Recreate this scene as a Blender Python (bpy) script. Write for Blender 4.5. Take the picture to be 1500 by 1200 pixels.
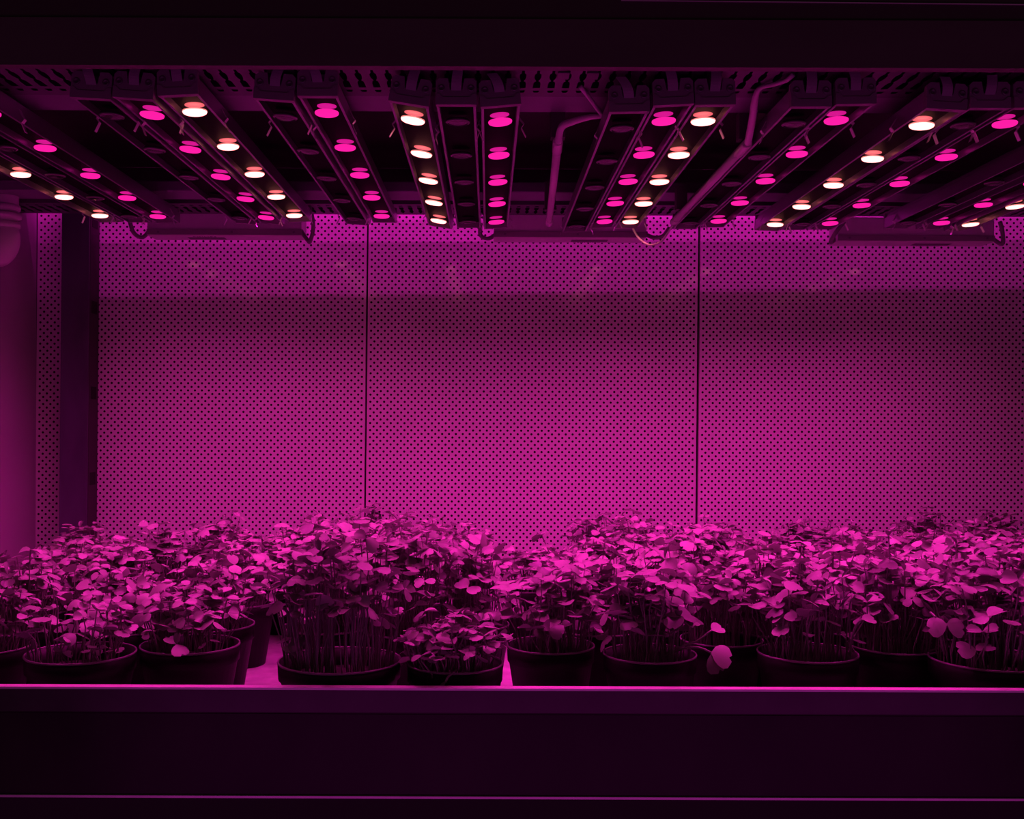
import bpy, math, random
from mathutils import Vector, Matrix

for o in list(bpy.data.objects):
    bpy.data.objects.remove(o)
scene = bpy.context.scene
COL = scene.collection
rnd = random.Random(7)
R = math.radians

# ------------------------------------------------------------------ camera, world, exposure
CZ = 1.40                    # eye height; everything below is given relative to it with z + CZ
F = 1600.0                   # focal length in pixels of the 1500 x 1200 frame
PX, PY = 716.0, 612.0        # principal point
cam = bpy.data.cameras.new('camera')
cam.sensor_width = 36.0
cam.lens = 36.0 * F / 1500.0
cam.shift_x = (750.0 - PX) / 1500.0
cam.shift_y = (PY - 600.0) / 1500.0
cam.clip_start = 0.02
camo = bpy.data.objects.new('camera', cam)
COL.objects.link(camo)
camo.location = (0, 0, CZ)
camo.rotation_euler = (R(90), R(-0.22), 0)
scene.camera = camo

world = bpy.data.worlds.new('dark_room')
scene.world = world
world.use_nodes = True
bg = world.node_tree.nodes['Background']
bg.inputs['Color'].default_value = (1.0, 0.46, 0.58, 1)
bg.inputs['Strength'].default_value = 0.018

# unseen weak fill light, added to stand in for lamps across the aisle
al = bpy.data.lights.new('aisle_fill', 'AREA')
al.shape = 'RECTANGLE'
al.size = 2.6
al.size_y = 0.60
al.color = (1.0, 0.02, 0.80)
al.energy = 2.8
alo = bpy.data.objects.new('aisle_fill', al)
COL.objects.link(alo)
alo.location = (0.25, -0.55, CZ - 0.95)
alo.rotation_euler = (R(112), 0, 0)

# lamp rows of the tier above: they shine down through the gap between that shelf and the back wall
ul = bpy.data.lights.new('upper_tier_lamp_row', 'AREA')
ul.shape = 'RECTANGLE'
ul.size = 2.2
ul.size_y = 0.012
ul.color = (1.0, 0.012, 0.62)
ul.energy = 11.0
for k in range(5):
    o = bpy.data.objects.new('upper_tier_lamp_row', ul)
    COL.objects.link(o)
    o.location = (0.16, 1.4076 + 0.18 * k, CZ + 1.34)

scene.view_settings.view_transform = 'Standard'
scene.view_settings.look = 'None'
scene.view_settings.exposure = 0.0
scene.view_settings.gamma = 1.0
scene.view_settings.use_curve_mapping = False

PINK_POWER = 0.44
SPREAD = 126.0
WHITE_POWER = 0.06
PINK_COL = (1.0, 0.009, 0.53)
WHITE_COL = (1.0, 0.12, 0.24)

# ------------------------------------------------------------------ materials
MATS = {}
def mat(name, col, rough=0.5, metal=0.0, noise=0.0, nscale=40.0, spec=0.5, bump=0.0, stretch=(1, 1, 1), trans=0.0):
    if name in MATS:
        return MATS[name]
    m = bpy.data.materials.new(name)
    m.use_nodes = True
    nt = m.node_tree
    b = nt.nodes['Principled BSDF']
    b.inputs['Base Color'].default_value = (*col, 1)
    b.inputs['Roughness'].default_value = rough
    b.inputs['Metallic'].default_value = metal
    b.inputs['Specular IOR Level'].default_value = spec
    if noise or bump:
        tc = nt.nodes.new('ShaderNodeTexCoord')
        mp = nt.nodes.new('ShaderNodeMapping')
        mp.inputs['Scale'].default_value = stretch
        nz = nt.nodes.new('ShaderNodeTexNoise')
        nz.inputs['Scale'].default_value = nscale
        nz.inputs['Detail'].default_value = 5
        nt.links.new(tc.outputs['Object'], mp.inputs['Vector'])
        nt.links.new(mp.outputs['Vector'], nz.inputs['Vector'])
        if noise:
            mr = nt.nodes.new('ShaderNodeMapRange')
            mr.inputs['From Min'].default_value = 0.3
            mr.inputs['From Max'].default_value = 0.7
            mr.inputs['To Min'].default_value = 1 - noise
            mr.inputs['To Max'].default_value = 1 + noise
            mx = nt.nodes.new('ShaderNodeVectorMath')
            mx.operation = 'SCALE'
            mx.inputs[0].default_value = col
            nt.links.new(nz.outputs['Fac'], mr.inputs['Value'])
            nt.links.new(mr.outputs['Result'], mx.inputs['Scale'])
            nt.links.new(mx.outputs['Vector'], b.inputs['Base Color'])
        if bump:
            bp = nt.nodes.new('ShaderNodeBump')
            bp.inputs['Strength'].default_value = bump
            bp.inputs['Distance'].default_value = 0.002
            nt.links.new(nz.outputs['Fac'], bp.inputs['Height'])
            nt.links.new(bp.outputs['Normal'], b.inputs['Normal'])
    if trans:
        out = nt.nodes['Material Output']
        t = nt.nodes.new('ShaderNodeBsdfTranslucent')
        t.inputs['Color'].default_value = (*col, 1)
        ms = nt.nodes.new('ShaderNodeMixShader')
        ms.inputs['Fac'].default_value = trans
        nt.links.new(b.outputs['BSDF'], ms.inputs[1])
        nt.links.new(t.outputs['BSDF'], ms.inputs[2])
        nt.links.new(ms.outputs['Shader'], out.inputs['Surface'])
    MATS[name] = m
    return m

def glow(name, col, strength):
    if name in MATS:
        return MATS[name]
    m = bpy.data.materials.new(name)
    m.use_nodes = True
    b = m.node_tree.nodes['Principled BSDF']
    b.inputs['Base Color'].default_value = (0.02, 0.02, 0.02, 1)
    b.inputs['Emission Color'].default_value = (*col, 1)
    b.inputs['Emission Strength'].default_value = strength
    MATS[name] = m
    return m

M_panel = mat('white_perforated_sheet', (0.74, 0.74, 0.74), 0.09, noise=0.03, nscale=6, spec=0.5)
M_back = mat('dark_backing_board', (0.012, 0.012, 0.012), 0.9)
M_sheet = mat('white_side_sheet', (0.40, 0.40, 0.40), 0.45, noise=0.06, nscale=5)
M_fascia = mat('dark_painted_beam', (0.10, 0.10, 0.085), 0.55, noise=0.10, nscale=9, stretch=(0.4, 1, 2))
M_rail = mat('dark_painted_rail', (0.022, 0.024, 0.019), 0.34, spec=0.25, noise=0.6, nscale=7, stretch=(1, 1, 0.6))
M_edge = mat('bare_metal_edge', (0.92, 0.92, 0.92), 0.30, 0.3, noise=0.08, nscale=30)
M_table = mat('grey_bench_top', (0.40, 0.40, 0.40), 0.55, noise=0.25, nscale=35, bump=0.3)
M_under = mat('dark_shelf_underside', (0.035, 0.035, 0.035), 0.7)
M_slot = mat('galvanised_slotted_steel', (0.10, 0.095, 0.12), 0.45, 0.2, noise=0.12, nscale=25)
M_strut = mat('galvanised_crossbar', (0.20, 0.19, 0.24), 0.45, 0.2, noise=0.1, nscale=20)
M_post = mat('galvanised_post', (0.10, 0.10, 0.14), 0.42, 0.3, noise=0.25, nscale=14, stretch=(1, 1, 0.35))
M_hole = mat('post_hole_dark', (0.008, 0.008, 0.008), 0.9)
M_alu = mat('brushed_aluminium', (0.34, 0.32, 0.38), 0.30, 0.75, noise=0.06, nscale=60, stretch=(1, 0.05, 1))
M_cap = mat('grey_plastic_cap', (0.26, 0.24, 0.26), 0.5, noise=0.05)
M_plate = mat('black_gloss_plate', (0.010, 0.010, 0.010), 0.55, spec=0.012)
M_screw = mat('dark_screw', (0.22, 0.21, 0.24), 0.35, 0.6)
M_ribbon = mat('pale_ribbon_cable', (0.38, 0.38, 0.40), 0.45)
M_clip = mat('spring_steel_clip', (0.70, 0.70, 0.70), 0.30, 0.6)
M_dlens = mat('unlit_lens', (0.045, 0.045, 0.045), 0.18)
M_tube = mat('tube_plastic', (0.50, 0.50, 0.50), 0.22, spec=0.7)
M_cable = mat('white_cable', (0.62, 0.62, 0.62), 0.45)
M_dcable = mat('dark_strap', (0.10, 0.10, 0.10), 0.6)
M_box = mat('white_driver_box', (0.60, 0.60, 0.60), 0.45, noise=0.05, nscale=30)
M_sticker = mat('dark_label_band', (0.08, 0.08, 0.08), 0.5)
M_pot = mat('black_plastic_pot', (0.014, 0.014, 0.014), 0.5, noise=0.2, nscale=30, spec=0.2)
M_rim = mat('lit_pot_rim', (0.24, 0.24, 0.24), 0.42)  # lighter than the pot: light catching the rim put into its colour
M_soil = mat('dark_soil', (0.02, 0.017, 0.014), 0.95, noise=0.6, nscale=220, bump=0.8)
M_stem = mat('pale_stem', (0.28, 0.30, 0.25), 0.40, trans=0.15)
M_leafs = [mat('leaf_green_light', (0.37, 0.41, 0.34), 0.42, noise=0.10, nscale=60, trans=0.08),
           mat('leaf_green_mid', (0.30, 0.34, 0.275), 0.40, noise=0.12, nscale=60, trans=0.08),
           mat('leaf_deep_shaded', (0.16, 0.19, 0.15), 0.36, noise=0.12, nscale=60, trans=0.08)]  # deep green, darkened further to paint shadowed leaves and undersides
M_pipe = mat('white_plastic_pipe', (0.60, 0.60, 0.60), 0.35)
M_floor = mat('aisle_floor', (0.08, 0.08, 0.08), 0.5, noise=0.2, nscale=8)
G_pink = glow('lit_pink_lens', (1.0, 0.012, 0.36), 1.05)
G_pink_refl = glow('pink_lens_reflection', (1.0, 0.012, 0.40), 0.62)  # pink lens mirrored in the plate, put in as a glow
G_white = glow('lit_white_lens', (1.0, 0.25, 0.24), 4.8)
G_white_ring = glow('lit_white_lens_rim', (1.0, 0.26, 0.24), 1.0)
G_white_refl = glow('white_lens_reflection', (1.0, 0.14, 0.17), 0.85)  # reflection of the white lens in the plate, painted as emission

# ------------------------------------------------------------------ mesh helpers
class MB:
    def __init__(self):
        self.v, self.f = [], []
    def quad(self, a, b, c, d):
        n = len(self.v)
        self.v += [a, b, c, d]
        self.f.append((n, n + 1, n + 2, n + 3))
        return self
    def box(self, x0, x1, y0, y1, z0, z1):
        n = len(self.v)
        self.v += [(x0, y0, z0), (x1, y0, z0), (x1, y1, z0), (x0, y1, z0),
                   (x0, y0, z1), (x1, y0, z1), (x1, y1, z1), (x0, y1, z1)]
        self.f += [tuple(n + i for i in q) for q in
                   ((0, 3, 2, 1), (4, 5, 6, 7), (0, 1, 5, 4), (1, 2, 6, 5), (2, 3, 7, 6), (3, 0, 4, 7))]
        return self
    def prism(self, pts, axis, a0, a1):
        """closed outline pts (2-D) extruded along axis 'x','y' or 'z'"""
        def p(u, w, a):
            return {'x': (a, u, w), 'y': (u, a, w), 'z': (u, w, a)}[axis]
        n, k = len(self.v), len(pts)
        self.v += [p(u, w, a0) for u, w in pts] + [p(u, w, a1) for u, w in pts]
        for i in range(k):
            j = (i + 1) % k
            self.f.append((n + i, n + j, n + k + j, n + k + i))
        self.f.append(tuple(n + i for i in reversed(range(k))))
        self.f.append(tuple(n + k + i for i in range(k)))
        return self
    def lathe(self, prof, seg=24, c=(0, 0, 0), closed=False):
        n, k = len(self.v), len(prof)
        for s in range(seg):
            a = 2 * math.pi * s / seg
            for r, z in prof:
                self.v.append((c[0] + r * math.cos(a), c[1] + r * math.sin(a), c[2] + z))
        for s in range(seg):
            t = (s + 1) % seg
            for i in range(k - 1):
                self.f.append((n + s * k + i, n + t * k + i, n + t * k + i + 1, n + s * k + i + 1))
            if closed:
                self.f.append((n + s * k + k - 1, n + t * k + k - 1, n + t * k, n + s * k))
        return self
    def tube(self, pts, r, seg=6, cap=True):
        pts = [Vector(p) for p in pts]
        rs = r if isinstance(r, (list, tuple)) else [r] * len(pts)
        n = len(self.v)
        prev = None
        for i, p in enumerate(pts):
            d = (pts[min(i + 1, len(pts) - 1)] - pts[max(i - 1, 0)]).normalized()
            if prev is None:
                u = d.orthogonal().normalized()
            else:
                u = (prev - d * prev.dot(d)).normalized()
            prev = u
            w = d.cross(u)
            for s in range(seg):
                a = 2 * math.pi * s / seg
                self.v.append(tuple(p + (u * math.cos(a) + w * math.sin(a)) * rs[i]))
        for i in range(len(pts) - 1):
            for s in range(seg):
                t = (s + 1) % seg
                self.f.append((n + i * seg + s, n + i * seg + t, n + (i + 1) * seg + t, n + (i + 1) * seg + s))
        if cap:
            self.f.append(tuple(n + s for s in reversed(range(seg))))
            self.f.append(tuple(n + (len(pts) - 1) * seg + s for s in range(seg)))
        return self
    def strip(self, pts, half, th):
        """flat band: pts are centre points, half the half-width along x, th thickness vector"""
        n = len(self.v)
        for p in pts:
            for s in (-half, half):
                self.v.append((p[0] + s, p[1], p[2]))
                self.v.append((p[0] + s + th[0], p[1] + th[1], p[2] + th[2]))
        for i in range(len(pts) - 1):
            a, b = n + i * 4, n + i * 4 + 4
            self.f += [(a, a + 2, b + 2, b), (a + 1, b + 1, b + 3, a + 3), (a, b, b + 1, a + 1), (a + 2, a + 3, b + 3, b + 2)]
        e = n + (len(pts) - 1) * 4
        self.f += [(n, n + 1, n + 3, n + 2), (e, e + 2, e + 3, e + 1)]
        return self
    def mesh(self, name, m, smooth=False):
        me = bpy.data.meshes.new(name)
        me.from_pydata(self.v, [], self.f)
        me.materials.append(m)
        if smooth:
            me.polygons.foreach_set('use_smooth', [True] * len(me.polygons))
        me.update()
        return me
    def build(self, name, m, parent=None, smooth=False, loc=None):
        return put(name, self.mesh(name, m, smooth), parent, loc)

def put(name, data, parent=None, loc=None):
    o = bpy.data.objects.new(name, data)
    COL.objects.link(o)
    if parent is not None:
        o.parent = parent
    if loc is not None:
        o.location = loc
    return o

def bevel(o, w, seg=2):
    b = o.modifiers.new('bevel', 'BEVEL')
    b.width = w
    b.segments = seg
    b.limit_method = 'ANGLE'
    return o

def tag(o, label=None, cat=None, group=None, kind=None):
    if label: o['label'] = label
    if cat: o['category'] = cat
    if group: o['group'] = group
    if kind: o['kind'] = kind
    return o

def empty(name, loc, rot=(0, 0, 0)):
    o = put(name, None, None, loc)
    o.rotation_euler = rot
    o.empty_display_size = 0.05
    return o

def PXX(px, d):                     # world x of image column px at distance d
    return (px - PX) * d / F

def smoothpath(pts, n=6):
    """Catmull-Rom through pts"""
    P = [Vector(p) for p in pts]
    P = [P[0] * 2 - P[1]] + P + [P[-1] * 2 - P[-2]]
    out = []
    for i in range(1, len(P) - 2):
        for k in range(n):
            t = k / n
            a, b, c, d = P[i - 1], P[i], P[i + 1], P[i + 2]
            out.append(0.5 * ((2 * b) + (c - a) * t + (2 * a - 5 * b + 4 * c - d) * t * t + (3 * b - a - 3 * c + d) * t ** 3))
    out.append(P[-2])
    return out

# ------------------------------------------------------------------ the setting
WALL = 2.466
TABLE = CZ - 0.40
SHEAR = 0.006

tag(MB().box(-2.2, 2.4, -1.2, 3.2, -0.04, 0.0).build('floor', M_floor), kind='structure')

# back wall: dark backing board carrying perforated sheet-metal panels
wall = tag(MB().box(-1.06, 1.62, WALL + 0.014, WALL + 0.04, 0.0, CZ + 1.45).build('wall_back', M_back), kind='structure')
HA, HB, HR = 0.01566, 0.00802, 0.0027       # hole spacing along a row, row height, hole radius
def perforated(x0, x1, z0, z1, zh, offs):
    mb = MB()
    def sh(x, z): return (x + SHEAR * (z - CZ), WALL, z)
    nseg = 8
    nrow = int((z1 - zh) / HB)
    ncell = max(1, round((x1 - x0) / HA))
    W_ = (x1 - x0) / ncell
    mb.quad(sh(x0, z0), sh(x1, z0), sh(x1, zh), sh(x0, zh))
    for r in range(nrow):
        zb, zt = zh + r * HB, zh + (r + 1) * HB
        zc = (zb + zt) / 2
        x = x0
        odd = (r + offs) % 2
        if odd:
            mb.quad(sh(x0, zb), sh(x0 + W_ / 2, zb), sh(x0 + W_ / 2, zt), sh(x0, zt))
            mb.quad(sh(x1 - W_ / 2, zb), sh(x1, zb), sh(x1, zt), sh(x1 - W_ / 2, zt))
            x = x0 + W_ / 2
        for _c in range(ncell - (1 if odd else 0)):
            cx = x + W_ / 2
            n = len(mb.v)
            outer = [(x + W_, zc), (x + W_, zt), (cx, zt), (x, zt), (x, zc), (x, zb), (cx, zb), (x + W_, zb)]
            for i in range(nseg):
                a = 2 * math.pi * i / nseg
                mb.v.append(sh(*outer[i]))
                mb.v.append(sh(cx + HR * math.cos(a), zc + HR * math.sin(a)))
            for i in range(nseg):
                j = (i + 1) % nseg
                mb.f.append((n + 2 * i, n + 2 * j, n + 2 * j + 1, n + 2 * i + 1))
            x += W_
    zt = zh + nrow * HB
    for xx in (x0, x1):                       # folded edges
        mb.quad(sh(xx, z0), sh(xx, zt), (sh(xx, zt)[0], WALL + 0.013, zt), (sh(xx, z0)[0], WALL + 0.013, z0))
    mb.quad(sh(x0, z0), sh(x1, z0), (sh(x1, z0)[0], WALL + 0.013, z0), (sh(x0, z0)[0], WALL + 0.013, z0))
    return mb
seams = [-1.0225, -0.908, -0.2775, 0.4715, 1.222, 1.50]
gaps = [0.0, 0.001, 0.0021, 0.0028, 0.002, 0.001]
for i in range(5):
    p = perforated(seams[i] + gaps[i], seams[i + 1] - gaps[i + 1], TABLE - 0.06, CZ + 0.60, CZ - 0.37, i).build('perforated_panel', M_panel, wall)

# left side sheet and, on it, a plastic pipe elbow
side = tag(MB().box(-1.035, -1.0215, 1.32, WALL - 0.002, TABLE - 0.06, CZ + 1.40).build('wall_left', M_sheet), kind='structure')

# bench top, rail in front
bench = empty('grow_bench', (0, 1.264, TABLE - 0.03))
tag(bench, 'grey bench under the pots behind the front rail', 'bench')
MB().box(-1.018, 1.60, 0.0, WALL - 0.072 - 1.264, 0.0, 0.03).build('worktop', M_table, bench)

rail = empty('bench_rail', (0, 1.25, CZ - 0.31))
tag(rail, 'long dark metal rail along the front of the bench', 'rail')
X0, X1 = -1.5, 1.7
MB().box(X0, X1, 0.0, 0.0125, -0.0025, 0.0).build('top_flange', M_edge, rail)
MB().box(X0, X1, 0.0, 0.0025, -0.028, -0.0028).build('lip', mat('rail_lip_paint', (0.044, 0.042, 0.044), 0.28, noise=0.35, nscale=18), rail)
MB().prism([(0.0025, -0.026), (0.0025, -0.030), (0.007, -0.032), (0.007, -0.125), (0.0125, -0.125), (0.0125, -0.003), (0.0100, -0.003), (0.0100, -0.026)], 'x', X0, X1).build('face', M_rail, rail)
MB().box(X0, X1, 0.0035, 0.0125, -0.1278, -0.1252).build('bottom_flange', M_edge, rail)
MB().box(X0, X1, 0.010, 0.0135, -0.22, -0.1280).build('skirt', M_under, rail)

# beam above the opening
beam = empty('shelf_beam', (0, 1.25, CZ + 0.402))
tag(beam, 'long dark steel beam across the top of the opening', 'beam')
MB().box(X0, X1, 0.0, 0.014, 0.0, 0.0545).build('face', M_fascia, beam)
MB().box(X0, X1, 0.006, 0.03, 0.0547, 0.20).build('recessed_face', mat('dark_beam_recess', (0.06, 0.06, 0.05), 0.6), beam)
MB().quad((0.15, 0.0015, 0.0775), (0.70, 0.0015, 0.0738), (0.70, 0.0055, 0.0738), (0.15, 0.0055, 0.0775)).quad(
    (0.15, 0.0015, 0.0768), (0.70, 0.0015, 0.0729), (0.70, 0.0015, 0.0738), (0.15, 0.0015, 0.0775)).build('edge_strip', M_edge, beam)

under = tag(MB().prism([(-1.45, 1.282), (1.60, 1.282), (1.60, WALL - 0.0835), (-1.45, WALL - 0.0945)], 'z', CZ + 0.53, CZ + 0.56).build('ceiling', M_under), kind='structure')

# slotted steel sections that carry the light bars
def slotted(name, y0, y1, z, flip, label):
    root = empty(name, (0, y0, CZ + z))
    tag(root, label, 'slotted section', 'slotted steel sections carrying the light bars')
    L = y1 - y0
    prof = [(0.0, 0), (0.13, 0), (0.131, .0018), (0.215, .0018), (0.25, .0040), (0.34, .0042), (0.42, .0030), (0.45, .0016), (0.485, .0016),
            (0.49, .0034), (0.56, .0045), (0.70, .0046), (0.705, 0), (0.79, 0), (0.791, .0044), (0.86, .0030), (0.865, 0), (1.0, 0)]
    if flip: prof = [(1 - a, b) for a, b in reversed(prof)]
    P = 0.0186
    mb = MB()
    x = -1.010
    while x < 1.55:
        for (a, wa), (b, wb) in zip(prof, prof[1:]):
            ya, yb = a * L, b * L
            cx = x + P / 2
            if wa == 0 and wb == 0:
                mb.quad((x, ya, 0), (x, yb, 0), (x + P, yb, 0), (x + P, ya, 0))
            else:
                mb.quad((x, ya, 0), (x, yb, 0), (cx - wb, yb, 0), (cx - wa, ya, 0))
                mb.quad((cx + wa, ya, 0), (cx + wb, yb, 0), (x + P, yb, 0), (x + P, ya, 0))
        x += P
    xe = x
    mb.box(-1.010, xe, -0.002, 0.0, 0.0, 0.045)
    mb.box(-1.010, xe, L, L + 0.002, 0.0, 0.53 - z - 0.0005)
    mb.build('slotted_flange', M_slot, root)
    return root
fs = slotted('slotted_section', 1.318, 1.440, 0.424, False, 'slotted steel section behind the top beam at the front of the light bars')
rs = slotted('slotted_section', 2.215, 2.325, 0.432, True, 'slotted steel section near the back wall at the far end of the light bars')
for y0, y1, z, lab in ((1.448, 1.530, 0.428, 'flat steel crossbar just behind the front slotted section'),
                       (2.110, 2.195, 0.436, 'flat steel crossbar just ahead of the rear slotted section')):
    o = MB().box(-1.010, 1.55, y0, y1, CZ + z, CZ + z + 0.02).build('steel_crossbar', M_strut)
    bevel(o, 0.002)
    tag(o, lab, 'crossbar', 'steel crossbars over the light bars')

# upright post on the left in front of the back wall
post = empty('upright_post', (-0.912, WALL - 0.066, 0.0))
tag(post, 'purplish steel upright post with square holes at the left of the wall', 'post')
TOPZ = CZ + 0.515
MB().prism([(-0.030, 0.0), (0.030, 0.0), (0.030, 0.062), (0.027, 0.062), (0.027, 0.003), (-0.027, 0.003), (-0.027, 0.062), (-0.030, 0.062)], 'z', 0.0, TOPZ).build('upright', M_post, post)
MB().box(0.0301, 0.0308, 0.006, 0.0615, 0.0, TOPZ).build('shade_strip', mat('shaded_post_side', (0.030, 0.028, 0.028), 0.6), post)  # added dark strip: shade of the post's recessed side put into colour
z = CZ - 0.33 - 0.19
for k in range(6):
    MB().box(0.0309, 0.0313, 0.016, 0.050, z - 0.014, z + 0.014).build('square_hole', M_hole, post)
    z += 0.1905
for o in post.children:
    for v in o.data.vertices: v.co.x += SHEAR * (v.co.z - CZ)

# pipe elbow on the left side sheet
pe = empty('pipe_elbow', (-0.965, 2.17, CZ + 0.395))
tag(pe, 'pale plastic pipe elbow with a ribbed collar hanging by the left side sheet', 'pipe')
bend = smoothpath([(0, 0, -0.020), (0, 0, -0.045), (-0.012, 0, -0.068), (-0.040, 0, -0.074)], 6)
MB().tube([(0.004, 0, 0.11), (0.002, 0, 0.03), (0, 0, -0.02)], 0.026, 24).build('pipe', M_pipe, pe, True)
MB().tube(bend, [0.026 + 0.006 * math.sin(math.pi * i / (len(bend) - 1)) for i in range(len(bend))], 24).build('elbow', M_pipe, pe, True)
cl = MB()
for zc, r in ((0.018, 0.0305), (0.002, 0.033), (-0.016, 0.0305)):
    cl.lathe([(0.024, zc - 0.007), (r, zc - 0.005), (r + 0.0008, zc), (r, zc + 0.005), (0.024, zc + 0.007)], 24)
cl.build('collar', M_pipe, pe, True)

# ------------------------------------------------------------------ LED light bars
BARW, Y0, Y1 = 0.024, 1.332, 2.190          # half-width, front and rear ends
LEDY = [1.4076 + 0.18 * k for k in range(5)]
# local frame of a bar: origin at the front end, z = 0 at the plate (lens 12 mm below)
LIP = -0.0110
def channel_mesh():
    t = 0.0032
    pts = [(-BARW, LIP), (-BARW + t, LIP), (-BARW + t, 0.0), (BARW - t, 0.0), (BARW - t, LIP), (BARW, LIP),
           (BARW, 0.008), (BARW - 0.003, 0.010), (BARW - 0.003, 0.015), (BARW - 0.007, 0.018), (-BARW + 0.007, 0.018), (-BARW + 0.003, 0.015), (-BARW + 0.003, 0.010), (-BARW, 0.008)]
    return MB().prism(pts, 'y', 0.008, Y1 - Y0).mesh('channel', M_alu)
def cap_mesh():
    w = BARW + 0.0008
    pts = [(-w, LIP - 0.0006), (w, LIP - 0.0006), (w, 0.017), (w - 0.004, 0.021), (0.010, 0.021), (0.0075, 0.007), (-0.0075, 0.007), (-0.010, 0.021), (-w + 0.004, 0.021), (-w, 0.017)]
    mb = MB().prism(pts, 'y', 0.0, 0.008)
    # raised lower moulding
    mb.prism([(-w, LIP - 0.0006), (w, LIP - 0.0006), (w, 0.002), (w - 0.004, 0.002), (w - 0.0085, -0.0025), (-w + 0.0085, -0.0025), (-w + 0.004, 0.002), (-w, 0.002)], 'y', -0.0022, 0.0)
    return mb.mesh('end_cap', M_cap)
LR = 0.0155
def lens_mesh(m, name='lens'):
    return MB().lathe([(0.0, -0.0092), (LR * 0.95, -0.0092), (LR * 0.99, -0.0098), (LR, -0.0110), (LR * 0.96, -0.0124), (LR * 0.85, -0.0134), (LR * 0.55, -0.0142), (0, -0.0146)], 24).mesh(name, m, True)
CH, CAP = channel_mesh(), cap_mesh()
PLATE = MB().box(-BARW + 0.0033, BARW - 0.0033, 0.009, Y1 - Y0 - 0.006, -0.0016, -0.0002).mesh('plate', M_plate)
REAR = MB().box(-BARW, BARW, Y1 - Y0, Y1 - Y0 + 0.006, LIP - 0.0004, 0.018).mesh('rear_cap', M_cap)
SCREW = MB().lathe([(0.0, 0.0), (0.0018, 0.0), (0.0018, 0.0012), (0.0030, 0.0016), (0.0042, 0.0012), (0.0042, -0.002), (0, -0.002)], 14).mesh('screw', M_screw)
for v in SCREW.vertices: v.co = (v.co.x, -v.co.z, v.co.y)
LENS = {'P': lens_mesh(G_pink), 'W': lens_mesh(G_white), 'D': lens_mesh(M_dlens)}
WRIM = MB().lathe([(LR * 0.93, -0.0090), (LR * 1.01, -0.0094), (LR * 1.025, -0.0106), (LR * 0.99, -0.0108), (LR * 0.93, -0.0100)], 24, closed=True).mesh('lens_rim', G_white_ring, True)
def lens_refl_mesh(m):
    return MB().lathe([(0.0, -0.0016), (0.0125, -0.0016), (0.0125, -0.0022), (0.0, -0.0023)], 20).mesh('lamp', m, True)  # disc on the plate imitating the lens reflection; glows on lit bars
LENS_REFL = {'P': lens_refl_mesh(G_pink_refl), 'W': lens_refl_mesh(G_white_refl), 'D': lens_refl_mesh(M_plate)}
DRING = MB().lathe([(0.0130, -0.0142), (0.0158, -0.0128), (0.0160, -0.0112), (0.0135, -0.0130)], 20, closed=True).mesh('lens_ring', mat('unlit_lens_ring', (0.16, 0.16, 0.16), 0.25), True)

def clip_mesh(sx):
    mb = MB()
    x = sx * BARW
    th = 0.0007
    pts = [(x, 0.004), (x + sx * 0.004, -0.004), (x + sx * 0.0075, -0.009), (x + sx * 0.0035, -0.014), (x + sx * 0.0085, -0.026)]
    n = len(mb.v)
    for i in range(len(pts) - 1):
        (xa, za), (xb, zb) = pts[i], pts[i + 1]
        mb.prism([(xa, za), (xa + th, za + th), (xb + th, zb + th), (xb, zb)], 'y', -0.004, 0.004)
    return mb.mesh('clip', M_clip)
CLIPS = {-1: clip_mesh(-1), 1: clip_mesh(1)}
PLIGHT = bpy.data.lights.new('pink_lamp_light', 'AREA')
WLIGHT = bpy.data.lights.new('white_lamp_light', 'AREA')
for L, c, p in ((PLIGHT, PINK_COL, PINK_POWER), (WLIGHT, WHITE_COL, WHITE_POWER)):
    L.shape = 'DISK'
    L.size = 0.026
    L.color = c
    L.energy = p
    L.spread = R(SPREAD)

GRP = 'LED light bars over the bench'
def light_bar(kind, px, py, roll, label, ref='first', clips=True):
    dref = LEDY[0] if ref == 'first' else LEDY[4]
    x = (px - PX) * dref / F
    z = (PY - py) * dref / F
    root = empty('led_light_bar', (x, Y0, CZ + z + 0.0120), (0, R(roll), 0))
    tag(root, label, 'light bar', GRP)
    put('channel', CH, root)
    put('plate', PLATE, root)
    cap = put('end_cap', CAP, root)
    for sx in (-1, 1):
        put('screw', SCREW, cap, (sx * 0.0180, -0.0005, 0.0085))
    put('rear_cap', REAR, root)
    lean = rnd.uniform(-0.012, 0.012)
    h = rnd.uniform(0.026, 0.034)
    rb = MB()
    pts = [(lean * t * t, 0.002 - 0.006 * math.sin(math.pi * t * 0.9) , 0.002 + h * t) for t in [i / 8 for i in range(9)]]
    rb.strip(pts, 0.0062, (0, 0.0012, 0)).build('ribbon_cable', M_ribbon, root)
    for k, y in enumerate(LEDY):
        lp = put('lamp', LENS_REFL[kind], root, (0, y - Y0, 0))  # its mesh is the painted lens reflection; the lens hangs below
        put('lens', LENS[kind], lp)
        if kind == 'W':
            put('lens_rim', WRIM, lp)
        if kind == 'D':
            put('lens_ring', DRING, lp)
        else:
            put('lamp_light', PLIGHT if kind == 'P' else WLIGHT, lp, (0, 0, -0.0155))
    if clips:
        for yy in (0.115 + rnd.uniform(-0.01, 0.01), 0.80 + rnd.uniform(-0.01, 0.01)):
            for sx in (-1, 1):
                put('clip', CLIPS[sx], root, (0, yy + rnd.uniform(-0.004, 0.004), 0))
    return root

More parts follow.
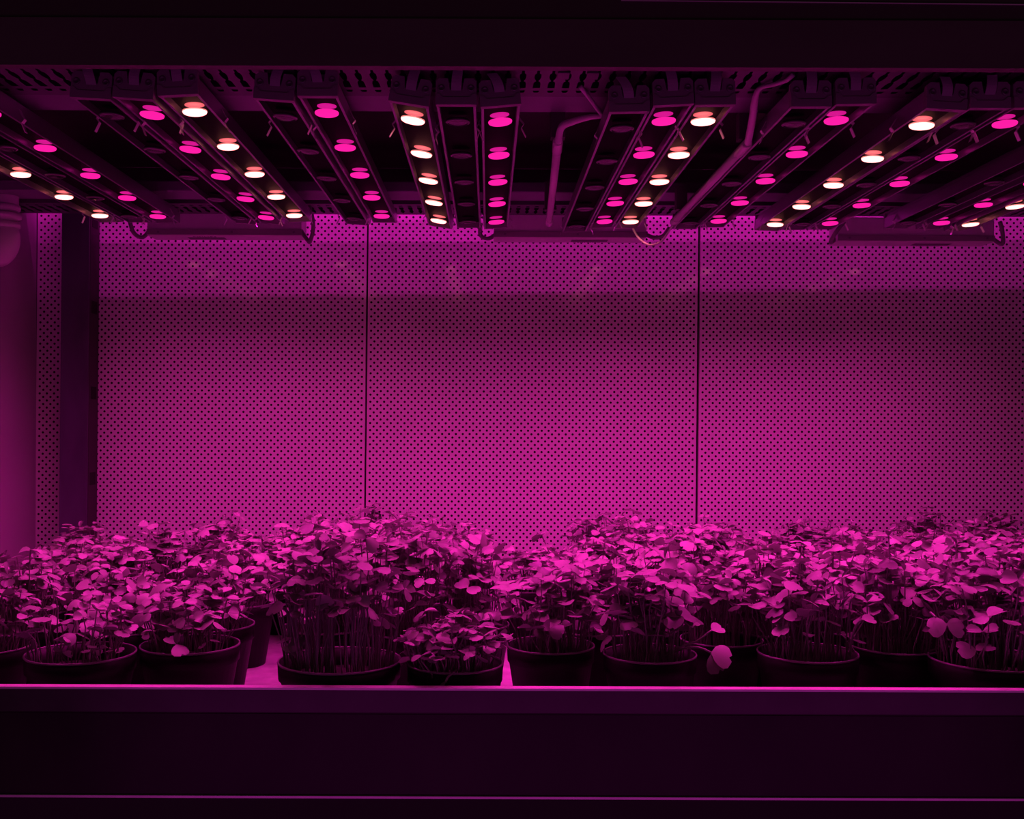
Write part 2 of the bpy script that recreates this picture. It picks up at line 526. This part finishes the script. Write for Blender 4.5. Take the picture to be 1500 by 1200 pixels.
light_bar('W', 145, 319, -2, 'light bar with white-glowing lamps at the far left beside the side sheet', 'last')
light_bar('D', 187.5, 319.5, 0, 'unlit light bar between the leftmost white and leftmost pink lit bars', 'last')
light_bar('P', 230, 320, 0, 'leftmost light bar with pink-glowing lamps', 'last')
light_bar('D', 163, 172, 3, 'unlit light bar leading the second group of three from the left')
light_bar('P', 222, 172, 4, 'pink-lit light bar pressed against the left side of a white-lit bar, second pink from left')
light_bar('W', 283, 167, -3, 'white-lit light bar, second white from the left, above the left driver box')
light_bar('D', 417, 173, 4, 'unlit light bar of the pair above the left panel seam')
light_bar('P', 477, 168, 0, 'pink-lit light bar of the pair above the left panel seam')
light_bar('W', 605, 178, 9, 'white-lit light bar tilted sideways, left of the middle trio')
light_bar('D', 669, 179, 0, 'unlit light bar in the centre of the middle trio')
light_bar('P', 730, 180, -5, 'pink-lit light bar pointing straight back, right of the middle trio')
light_bar('D', 909, 188, -1, 'unlit light bar hanging lowest, just right of the short plastic tube')
light_bar('P', 970, 178, -3, 'pink-lit light bar between an unlit and a white-lit bar, above the middle driver box')
light_bar('W', 1028, 178, -1, 'white-lit light bar just left of the slanting plastic tube')
light_bar('D', 1161, 180, 0, 'unlit light bar just right of the slanting plastic tube')
light_bar('P', 1223, 176, -1, 'pink-lit light bar of the pair right of the slanting plastic tube')
light_bar('W', 1349, 183, 3, 'white-lit light bar crossing the upper right, left of its trio')
light_bar('D', 1409, 181, 0, 'unlit light bar in the trio at the upper right')
light_bar('P', 1470, 180, -1, 'pink-lit light bar whose front lamp is near the right edge')
light_bar('D', 1330, 324, 0, 'unlit light bar above the right driver box', 'last')
light_bar('P', 1378, 325, -1, 'pink-lit light bar at the far right above the right driver box', 'last')
light_bar('W', 1420, 327, -4, 'rightmost white-lit light bar with only its rear lamps in view', 'last')

# ------------------------------------------------------------------ plastic tubes with their cables
def tube_lamp(p0, p1, cable, label):
    root = empty('plastic_tube', p0)
    tag(root, label, 'tube', 'slim plastic tubes hung between the light bars')
    a, b = Vector((0, 0, 0)), Vector(p1) - Vector(p0)
    d = b.normalized()
    MB().tube([a + d * 0.05, b - d * 0.02], 0.0062, 14).build('tube', M_tube, root, True)
    MB().tube([a, a + d * 0.006, a + d * 0.055, a + d * 0.06], [0.0066, 0.0074, 0.0074, 0.0066], 14).build('sleeve', M_tube, root, True)
    MB().tube([b - d * 0.035, b - d * 0.03, b - d * 0.004, b], [0.0062, 0.0076, 0.0076, 0.006], 14).build('end_plug', M_tube, root, True)
    pts = smoothpath([Vector(c) - Vector(p0) for c in cable], 8)
    n = len(pts)
    MB().tube(pts, [0.0052 if i < n * 0.25 else 0.0052 - 0.0022 * min(1, (i - n * 0.25) / (n * 0.3)) for i in range(n)], 8).build('cable', M_cable, root, True)
    for t in (0.03, 0.86):
        c = b * t
        MB().box(c.x - 0.010, c.x + 0.010, c.y - 0.010, c.y + 0.010, c.z + 0.0078, 0.046 if t < 0.5 else 0.050).build('hanger', M_dcable, root)
    return root
def W(px, py, d):
    return (PXX(px, d), d, CZ + (PY - py) * d / F)
tube_lamp(W(816, 206, 1.54), W(803, 327, 2.13), [W(816, 208, 1.54), W(821, 186, 1.52), W(836, 178, 1.50), W(862, 171, 1.47), W(880, 169, 1.452), W(874, 160, 1.44), W(861, 142, 1.42), W(848, 126, 1.40)],
          'slim plastic tube left of the lowest unlit bar, with its cable bent to the right')
tube_lamp(W(1094, 208, 1.52), W(985, 325, 2.13), [W(1094, 208, 1.52), W(1101, 170, 1.46), W(1104, 146, 1.42), W(1111, 128, 1.39), W(1132, 122, 1.365), W(1150, 116, 1.345), W(1160, 108, 1.334)],
          'slim plastic tube slanting down to the left from a long pale cable')
loop = MB().tube(smoothpath([W(926, 334, 2.17), W(935, 348, 2.16), W(950, 358, 2.15), W(966, 354, 2.14), W(976, 342, 2.13), W(984, 329, 2.125)], 8), 0.0022, 8).build('wire_loop', M_cable, None, True)
tag(loop, 'thin pale wire hanging in a loop from a white-lit bar to the slanting tube', 'wire')
for px in (823, 866):
    o = bevel(MB().box(-0.0075, 0.0075, -0.026, 0.0, -0.0022, -0.0005).build('cable_clip_plate', M_slot, None, loc=(PXX(px, 1.35), 1.362, CZ + 0.424)), 0.0008)
    tag(o, 'small flat plate clipped on the front slotted section, %s of the two' % ('left' if px < 850 else 'right'), 'clip plate', 'plates clipped on the slotted section')

# ------------------------------------------------------------------ driver boxes at the back
def driver_box(px0, px1, py, d, flip, label, straps):
    x0, x1 = PXX(px0, d), PXX(px1, d)
    z = (PY - py) * d / F
    root = empty('driver_box', ((x0 + x1) / 2, d, CZ + z))
    tag(root, label, 'driver box', 'lamp driver boxes along the back wall')
    w = (x1 - x0) / 2
    bevel(MB().box(-w, w, 0.0, 0.062, 0.0, 0.053).build('body', M_box, root), 0.003)
    MB().box(-w, w, -0.0025, -0.0002, 0.002, 0.014).build('front_ledge', mat('grey_box_face', (0.30, 0.30, 0.30), 0.5), root)
    for sx in (-0.85, 0.1, 0.9):
        o = put('screw', SCREW, root, (sx * w, -0.0025, 0.008)); o.scale = (0.6, 0.6, 0.6)
    sgn = -1 if not flip else 1
    cx = sgn * w * 0.27 if not flip else w * 0.27
    st = MB().box(cx - w * 0.24, cx + w * 0.24, 0.020, 0.046, -0.0005, -0.0001).build('label_band', M_sticker, root)
    tc = bpy.data.curves.new('lettering', 'FONT')
    tc.body = 'PHILIPS'
    tc.size = 0.013
    tc.align_x = 'CENTER'
    tc.align_y = 'CENTER'
    tc.space_character = 1.25
    tc.extrude = 0.0001
    tc.materials.append(M_sticker)
    tmp = bpy.data.objects.new('tmp_text', tc)
    COL.objects.link(tmp)
    tme = bpy.data.meshes.new_from_object(tmp.evaluated_get(bpy.context.evaluated_depsgraph_get()))
    bpy.data.objects.remove(tmp)
    tme.name = 'lettering'
    t = put('lettering', tme, root, (cx, 0.0115 if not flip else 0.0545, -0.0003))
    t.rotation_euler = (R(180), 0, 0) if not flip else (R(180), 0, R(180))
    for sx, prof in straps:
        pts = smoothpath([(sx * (w + a), b, c) for a, b, c in prof], 6)
        mb = MB().tube(pts, 0.0045, 8)
        mb.build('cable', M_dstrap, root, True)
    return root
M_dstrap = mat('grey_cable_strap', (0.20, 0.20, 0.20), 0.5)
driver_box(214, 441, 347, 2.345, False, 'pale driver box at the back above the left perforated panel',
           [(-1, [(-0.004, 0.02, 0.02), (0.012, 0.01, -0.002), (0.028, 0.0, 0.006), (0.034, -0.01, 0.03)]), (1, [(-0.004, 0.01, 0.015), (0.012, 0.0, -0.008), (0.020, -0.01, -0.012), (0.028, -0.02, 0.02), (0.022, -0.03, 0.06)])])
driver_box(722, 946, 348.5, 2.345, True, 'pale driver box at the back behind the middle bars',
           [(-1, [(-0.004, 0.02, 0.010), (0.012, 0.01, 0.000), (0.028, 0.0, 0.006), (0.028, -0.01, 0.03)]), (1, [(-0.004, 0.01, 0.012), (0.016, 0.0, 0.002), (0.034, -0.01, 0.004), (0.046, -0.02, 0.02)])])
driver_box(1226, 1456, 352, 2.345, True, 'pale driver box at the back on the right',
           [(-1, [(-0.004, 0.02, 0.010), (0.012, 0.01, 0.0), (0.006, -0.01, 0.02), (-0.008, -0.02, 0.04)]), (1, [(-0.004, 0.01, 0.012), (0.016, 0.0, -0.004), (0.012, -0.01, 0.02), (0.002, -0.02, 0.04)])])

# ------------------------------------------------------------------ pots of seedlings
POTH = 0.100
def pot_meshes(rt, tall=POTH):
    rb = rt * 0.74
    body = MB().lathe([(0.0, 0.001), (rb, 0.0), (rt * 0.95, tall - 0.022), (rt * 0.985, tall - 0.021), (rt * 0.995, tall - 0.002),
                       (rt * 0.965, tall - 0.0012), (rt * 0.93, tall - 0.02), (rb * 0.96, 0.006), (0.0, 0.006)], 36).mesh('pot', M_pot, False)
    for p in body.polygons: p.use_smooth = True
    rim = MB().lathe([(rt * 0.992, tall - 0.0022), (rt * 1.006, tall - 0.0010), (rt * 1.0, tall + 0.0006), (rt * 0.975, tall + 0.0006), (rt * 0.968, tall - 0.0012)], 36, closed=True).mesh('rim', M_rim, True)
    sm = MB()
    n = 24
    zs = tall - 0.022
    rr = rt * 0.925
    sm.v.append((0, 0, zs + 0.003))
    sr = random.Random(int(rt * 1e5))
    for ring in (0.33, 0.66, 1.0):
        for s in range(n):
            a = 2 * math.pi * s / n
            sm.v.append((rr * ring * math.cos(a), rr * ring * math.sin(a), zs + (sr.uniform(-0.002, 0.003) if ring < 1 else 0)))
    for s in range(n):
        t = (s + 1) % n
        sm.f.append((0, 1 + s, 1 + t))
        for q in range(2):
            sm.f.append((1 + q * n + s, 1 + (q + 1) * n + s, 1 + (q + 1) * n + t, 1 + q * n + t))
    soil = sm.mesh('soil', M_soil, True)
    return body, rim, soil
POTS = {}
def get_pot(rt, tall):
    k = (round(rt, 4), round(tall, 4))
    if k not in POTS: POTS[k] = pot_meshes(rt, tall)
    return POTS[k]

# one cotyledon: unit length along +x, notched tip
def leaf_geo(droop, cup, fold, w=1.0):
    us = [0.0, 0.06, 0.18, 0.40, 0.66, 0.88, 1.0]
    hw = [0.05, 0.11, 0.33, 0.50, 0.57, 0.49, 0.27]
    mid = [0.0, 0.06, 0.18, 0.39, 0.63, 0.80, 0.865]
    v, f = [], []
    for u, h, m in zip(us, hw, mid):
        for s in (-1, -0.55, 0, 0.55, 1):
            uu = m if s == 0 else (u if abs(s) < 1 else u - 0.05 * u)
            if abs(s) == 0.55: uu = u * 1.0
            y = s * h * w
            z = -droop * uu * uu + cup * (abs(s) * h) ** 2 * 2.0 + fold * abs(s) * h
            v.append((uu, y, z))
    for i in range(len(us) - 1):
        for j in range(4):
            a = i * 5 + j
            f.append((a, a + 5, a + 6, a + 1))
    return v, f
LEAFGEO = [leaf_geo(0.08, 0.0, 0.08), leaf_geo(0.22, -0.20, 0.05, 1.1), leaf_geo(-0.05, 0.30, 0.04, 0.95), leaf_geo(0.32, -0.3, 0.0, 1.05), leaf_geo(0.12, 0.1, 0.22, 0.9)]
def leaf_mesh(g, m):
    me = bpy.data.meshes.new('leaf')
    me.from_pydata(g[0], [], g[1])
    me.materials.append(m)
    me.polygons.foreach_set('use_smooth', [True] * len(me.polygons))
    return me
LEAFS = [[leaf_mesh(g, m) for m in M_leafs] for g in LEAFGEO]

def seedlings(rg, rt, tall, h, n, size, spread, jit=0.16, tilt=0.15):
    """returns stems as MB and leaf transforms"""
    st = MB()
    leaves = []
    zs = tall - 0.020
    for k in range(n):
        a = rg.uniform(0, 2 * math.pi)
        q = math.sqrt(rg.random())
        r = q * rt * 0.86
        bx, by = r * math.cos(a), r * math.sin(a)
        sp = 1 + (spread - 1) * q * q
        hh = (h + 0.020) * (1 - 0.26 * q ** 4) * (1 + rg.gauss(0, jit))
        hh = max(0.028, hh)
        if rg.random() < 0.12: hh *= rg.uniform(0.55, 0.85)
        tx = bx * sp + rg.gauss(0, 0.007)
        ty = by * sp + rg.gauss(0, 0.007)
        base, top = Vector((bx, by, zs)), Vector((tx, ty, zs + hh))
        m1 = base.lerp(top, 0.4) + Vector((rg.gauss(0, 0.003) - (tx - bx) * 0.15, rg.gauss(0, 0.003) - (ty - by) * 0.15, 0))
        m2 = base.lerp(top, 0.78) + Vector((rg.gauss(0, 0.003), rg.gauss(0, 0.003), 0.002))
        st.tube([base, m1, m2, top], [0.0011, 0.0010, 0.0009, 0.0007], 4, False)
        az = rg.uniform(0, 2 * math.pi)
        out = math.atan2(ty, tx)
        nod = rg.gauss(0, tilt) + 0.20 * q ** 4
        # tilt of the whole pair outward
        T = Matrix.Translation(top) @ Matrix.Rotation(out, 4, 'Z') @ Matrix.Rotation(nod, 4, 'Y') @ Matrix.Rotation(az, 4, 'Z')
        tone = 0 if rg.random() < 0.5 else (1 if rg.random() < 0.65 else 2)
        L = size * rg.uniform(0.75, 1.25)
        for s in (0, 1):
            g = rg.randrange(len(LEAFS))
            M = T @ Matrix.Rotation(math.pi * s + rg.gauss(0, 0.18), 4, 'Z') @ Matrix.Rotation(rg.gauss(0.0, tilt), 4, 'Y') @ Matrix.Rotation(rg.gauss(0, tilt * 1.2), 4, 'X')
            M = M @ Matrix.Diagonal((L, L * rg.uniform(0.85, 1.15), L, 1)).to_4x4()
            leaves.append((g, tone, M))
        if rg.random() < 0.22:               # a small first true leaf standing up
            M = T @ Matrix.Rotation(math.pi / 2 + rg.gauss(0, 0.3), 4, 'Z') @ Matrix.Rotation(rg.uniform(-1.1, -0.4), 4, 'Y') @ Matrix.Diagonal((L * 0.75, L * 0.45, L * 0.75, 1)).to_4x4()
            leaves.append((4, 2, M))
    return st, leaves

def foliage_mesh(leaves):
    v, f, mi = [], [], []
    for g, tone, M in leaves:
        n = len(v)
        gv, gf = LEAFGEO[g]
        v += [tuple(M @ Vector(p)) for p in gv]
        f += [tuple(n + i for i in q) for q in gf]
        mi += [tone] * len(gf)
    me = bpy.data.meshes.new('foliage')
    me.from_pydata(v, [], f)
    for m in M_leafs: me.materials.append(m)
    me.polygons.foreach_set('use_smooth', [True] * len(me.polygons))
    me.polygons.foreach_set('material_index', mi)
    return me

def pot(px, d, dia, h, n, size, spread, label, group, separate=True, tall=POTH, seed=None, variant=None, x=None, jit=0.16, tilt=0.15):
    rg = random.Random(seed if seed is not None else rnd.random())
    if x is None: x = PXX(px, d)
    root = empty('potted_seedlings', (x, d, TABLE + 0.0002), (0, 0, 0))
    tag(root, label, 'potted plant', group)
    body, rim, soil = get_pot(dia / 2, tall)
    b = put('pot', body, root)
    put('rim', rim, b)
    put('soil', soil, root)
    if variant is not None:
        smesh, fmesh = variant
        a = rg.uniform(0, 2 * math.pi)
        s = put('stems', smesh, root); s['kind'] = 'stuff'; s.rotation_euler.z = a
        o = put('foliage', fmesh, root); o['kind'] = 'stuff'; o.rotation_euler.z = a
        k = h / 0.066
        for q in (s, o):
            q.scale.z = k
            q.location.z = (POTH - 0.020) * (1 - k)
        return root
    st, leaves = seedlings(rg, dia / 2, tall, h, n, size, spread, jit, tilt)
    s = st.build('stems', M_stem, root, True)
    s['kind'] = 'stuff'
    if separate:
        for g, tone, M in leaves:
            o = bpy.data.objects.new('leaf', LEAFS[g][tone])
            COL.objects.link(o)
            o.parent = root
            o.matrix_basis = M
    else:
        put('foliage', foliage_mesh(leaves), root)['kind'] = 'stuff'
    return root

FRONT = 'front row pots along the rail'
# px, distance, diameter, height above rim, seedlings, leaf size, spread, label
front = [
    (-26, 1.425, 0.125, 0.060, 50, 0.019, 1.25, 'black pot of seedlings cut off by the left edge of the picture'),
    (120, 1.385, 0.136, 0.048, 42, 0.018, 1.20, 'black pot with a wide open rim, leftmost whole pot by the rail'),
    (280, 1.440, 0.129, 0.052, 58, 0.020, 1.28, 'black pot of flat-topped seedlings left of the bare bench patch'),
    (499, 1.350, 0.152, 0.118, 95, 0.021, 1.28, 'widest low black pot with tall leggy seedlings at the rail'),
    (668, 1.338, 0.118, 0.040, 85, 0.0165, 1.35, 'small pot overflowing with dense small leaves against the rail'),
    (808, 1.445, 0.116, 0.072, 58, 0.022, 1.30, 'dark pot right of the narrow bright bench gap'),
    (953, 1.395, 0.119, 0.078, 62, 0.023, 1.22, 'dark pot with a pale curved rim right of centre, stems bent over its rim'),
    (1058, 1.490, 0.112, 0.078, 55, 0.021, 1.22, 'dark pot set back between two nearer pots, drooping leaves in front'),
    (1184, 1.405, 0.127, 0.084, 66, 0.021, 1.20, 'black pot with a clear full rim and upright stems on the right'),
    (1312, 1.450, 0.118, 0.092, 70, 0.021, 1.25, 'dark pot set back between the two rightmost rims'),
    (1452, 1.372, 0.148, 0.086, 85, 0.022, 1.22, 'wide black pot at the right corner with larger hanging leaves'),
]
occupied = []
FP = []
for i, (px, d, dia, h, n, sz, sp, lab) in enumerate(front):
    FP.append(pot(px, d, dia, h, int(n * 1.3), sz * 0.86, sp, lab, FRONT, True, seed=100 + i, tilt=0.24, jit=0.18))
    occupied.append((PXX(px, d), d, dia / 2))

SECOND = 'second row pots behind the rail'
second = [
    (30, 1.560, 0.125, 0.066, 60, 0.020, 1.3, 'pot of seedlings in the second row at the left edge'),
    (178, 1.550, 0.125, 0.062, 60, 0.020, 1.3, 'pot of seedlings behind the gap between the two left front pots'),
    (310, 1.580, 0.125, 0.066, 60, 0.020, 1.25, 'second row pot whose dark side shows right of the flat-topped pot'),
    (350, 1.770, 0.118, 0.060, 60, 0.020, 1.25, 'pot standing back at the end of the bare bench patch'),
    (480, 1.570, 0.125, 0.104, 70, 0.023, 1.30, 'tall bushy seedlings behind the widest pot'),
    (594, 1.545, 0.120, 0.110, 70, 0.023, 1.30, 'tall bushy seedlings behind and left of the small overflowing pot'),
    (694, 1.590, 0.106, 0.085, 64, 0.021, 1.25, 'second row seedlings left of the narrow bright bench gap'),
    (878, 1.560, 0.120, 0.082, 64, 0.022, 1.28, 'second row seedlings between the two dark pots right of the bench gap'),
    (1000, 1.610, 0.120, 0.078, 64, 0.022, 1.28, 'second row seedlings behind the pot with bent stems'),
    (1125, 1.560, 0.120, 0.080, 64, 0.022, 1.28, 'second row seedlings left behind the pot with the clear full rim'),
    (1245, 1.570, 0.120, 0.080, 64, 0.022, 1.28, 'second row seedlings right behind the pot with the clear full rim'),
    (1384, 1.545, 0.120, 0.084, 64, 0.022, 1.28, 'second row seedlings left behind the wide corner pot'),
    (1510, 1.560, 0.120, 0.084, 64, 0.022, 1.28, 'second row seedlings at the right edge behind the corner pot'),
]
for i, (px, d, dia, h, n, sz, sp, lab) in enumerate(second):
    pot(px, d, dia, h, int(n * 1.4), sz * 0.82, sp, lab, SECOND, True, seed=200 + i, tilt=0.27, jit=0.2)
    occupied.append((PXX(px, d), d, dia / 2))

VARS = []
for k in range(7):
    st, lv = seedlings(random.Random(500 + k), 0.0625, POTH, 0.066, 95, 0.0168, 1.28)
    VARS.append((st.mesh('stems', M_stem, True), foliage_mesh(lv)))

rowd = [1.695, 1.815, 1.935, 2.055, 2.175, 2.290]
SEP_ROWS = 4
ORD = ['first', 'second', 'third', 'fourth', 'fifth', 'sixth', 'seventh', 'eighth', 'ninth', 'tenth', 'eleventh', 'twelfth', 'thirteenth', 'fourteenth', 'fifteenth', 'sixteenth']
PLACED = []
for ri, d0 in enumerate(rowd):
    x = -0.97 + (0.065 if ri % 2 else 0.0)
    nth = 0
    while x < 1.16:
        dd = d0 + rnd.uniform(-0.012, 0.012)
        xx = x + rnd.uniform(-0.008, 0.008)
        x += 0.131
        px = PX + F * xx / dd
        if px > 1560: continue
        if d0 < 1.7 and px < -40: continue
        if d0 > 1.75 and px < 72 + 190 * (d0 - 1.815): continue
        if d0 > 2.1 and px < 440 and px > 130: continue
        if d0 > 2.25 and px < 470: continue
        if abs(xx - 0.024) < 0.060 and d0 < 1.9: continue
        if d0 > 1.98 and 712 < px < 852: continue
        if d0 > 2.1 and 650 < px < 850: continue
        if any((ox - xx) ** 2 + (od - dd) ** 2 < (orr + 0.062) ** 2 for ox, od, orr in occupied):
            continue
        h = 0.066 + rnd.gauss(0, 0.006)
        if px > 860: h += 0.004
        if 440 < px < 690 and d0 < 2.0: h += 0.020
        if 715 < px < 850: h -= 0.008
        sep = ri < SEP_ROWS
        nth += 1
        lab = 'leafy seedlings in the %s row from the rail, %s pot from the left' % (ORD[ri + 2], ORD[nth - 1])
        grp = 'pots of the dense canopy behind the second row'
        PLACED.append(pot(0, dd, 0.125, h, 92, 0.0168, 1.28, lab, grp, separate=sep, seed=int(900 + ri * 50 + xx * 20), variant=None if sep else rnd.choice(VARS), x=xx))
        occupied.append((xx, dd, 0.0625))

# single stems that stand out: one tall sprout, stems bent over the rims
def bent(root, path, leaves, name='bent_stem', r=0.0014):
    """path and leaf points in world space; leaf = (point, heading, pitch, roll, length, shape, tone)"""
    o = Vector(root.location)
    MB().tube(smoothpath([Vector(p) - o for p in path], 5), r, 6).build(name, M_stem, root, True)
    for p, hd, pitch, roll, L, g, tone in leaves:
        M = Matrix.Translation(Vector(p) - o) @ Matrix.Rotation(R(hd), 4, 'Z') @ Matrix.Rotation(R(pitch), 4, 'Y') @ Matrix.Rotation(R(roll), 4, 'X') @ Matrix.Diagonal((L, L, L, 1))
        q = put('leaf', LEAFS[g][tone], root)
        q.matrix_basis = M
near = min(PLACED, key=lambda q: (q.location.x - PXX(812, 1.94)) ** 2 + (q.location.y - 1.94) ** 2)
dn = near.location.y
tp = W(794, 784, dn - 0.01)
bent(near, [W(812, 830, dn), W(805, 808, dn - 0.005), tp], [(tp, 185, 10, 35, 0.020, 1, 2), (tp, 20, -25, 20, 0.016, 0, 2), (tp, 250, -15, 0, 0.016, 4, 1), (W(800, 797, dn - 0.01), 320, 20, 10, 0.012, 0, 1)], r=0.0011)
f6 = FP[6]
bent(f6, [W(975, 962, 1.37), W(1000, 946, 1.36), W(1022, 938, 1.36), W(1044, 922, 1.36)], [(W(1044, 922, 1.36), 30, -10, 30, 0.018, 0, 1)])
bent(f6, [W(985, 955, 1.38), W(1008, 948, 1.345), W(1026, 948, 1.335), W(1043, 955, 1.33)], [(W(1043, 955, 1.33), -8, 8, 48, 0.026, 1, 0), (W(1043, 956, 1.33), -40, 48, 30, 0.024, 3, 1)])
f10 = FP[10]
bent(f10, [W(1385, 958, 1.36), W(1378, 925, 1.34), W(1364, 896, 1.325), W(1372, 902, 1.31)], [(W(1388, 912, 1.31), 170, 10, -50, 0.022, 1, 1), (W(1388, 912, 1.31), -10, 10, 50, 0.022, 1, 1)])
f4 = FP[4]
bent(f4, [W(676, 976, 1.30), W(668, 984, 1.285), W(658, 992, 1.272), W(654, 1000, 1.268)], [(W(655, 999, 1.267), 200, 55, 0, 0.012, 4, 2)])
f3 = FP[3]
bent(f3, [W(440, 972, 1.335), W(428, 965, 1.33), W(424, 930, 1.33), W(422, 898, 1.335), W(404, 888, 1.34)], [(W(404, 888, 1.34), 190, 5, 20, 0.018, 0, 1)], r=0.0019)
f8 = FP[8]
bent(f8, [W(1246, 958, 1.37), W(1249, 935, 1.365), W(1255, 915, 1.36), W(1264, 905, 1.355)], [(W(1264, 905, 1.355), 10, 0, 25, 0.018, 0, 1)])
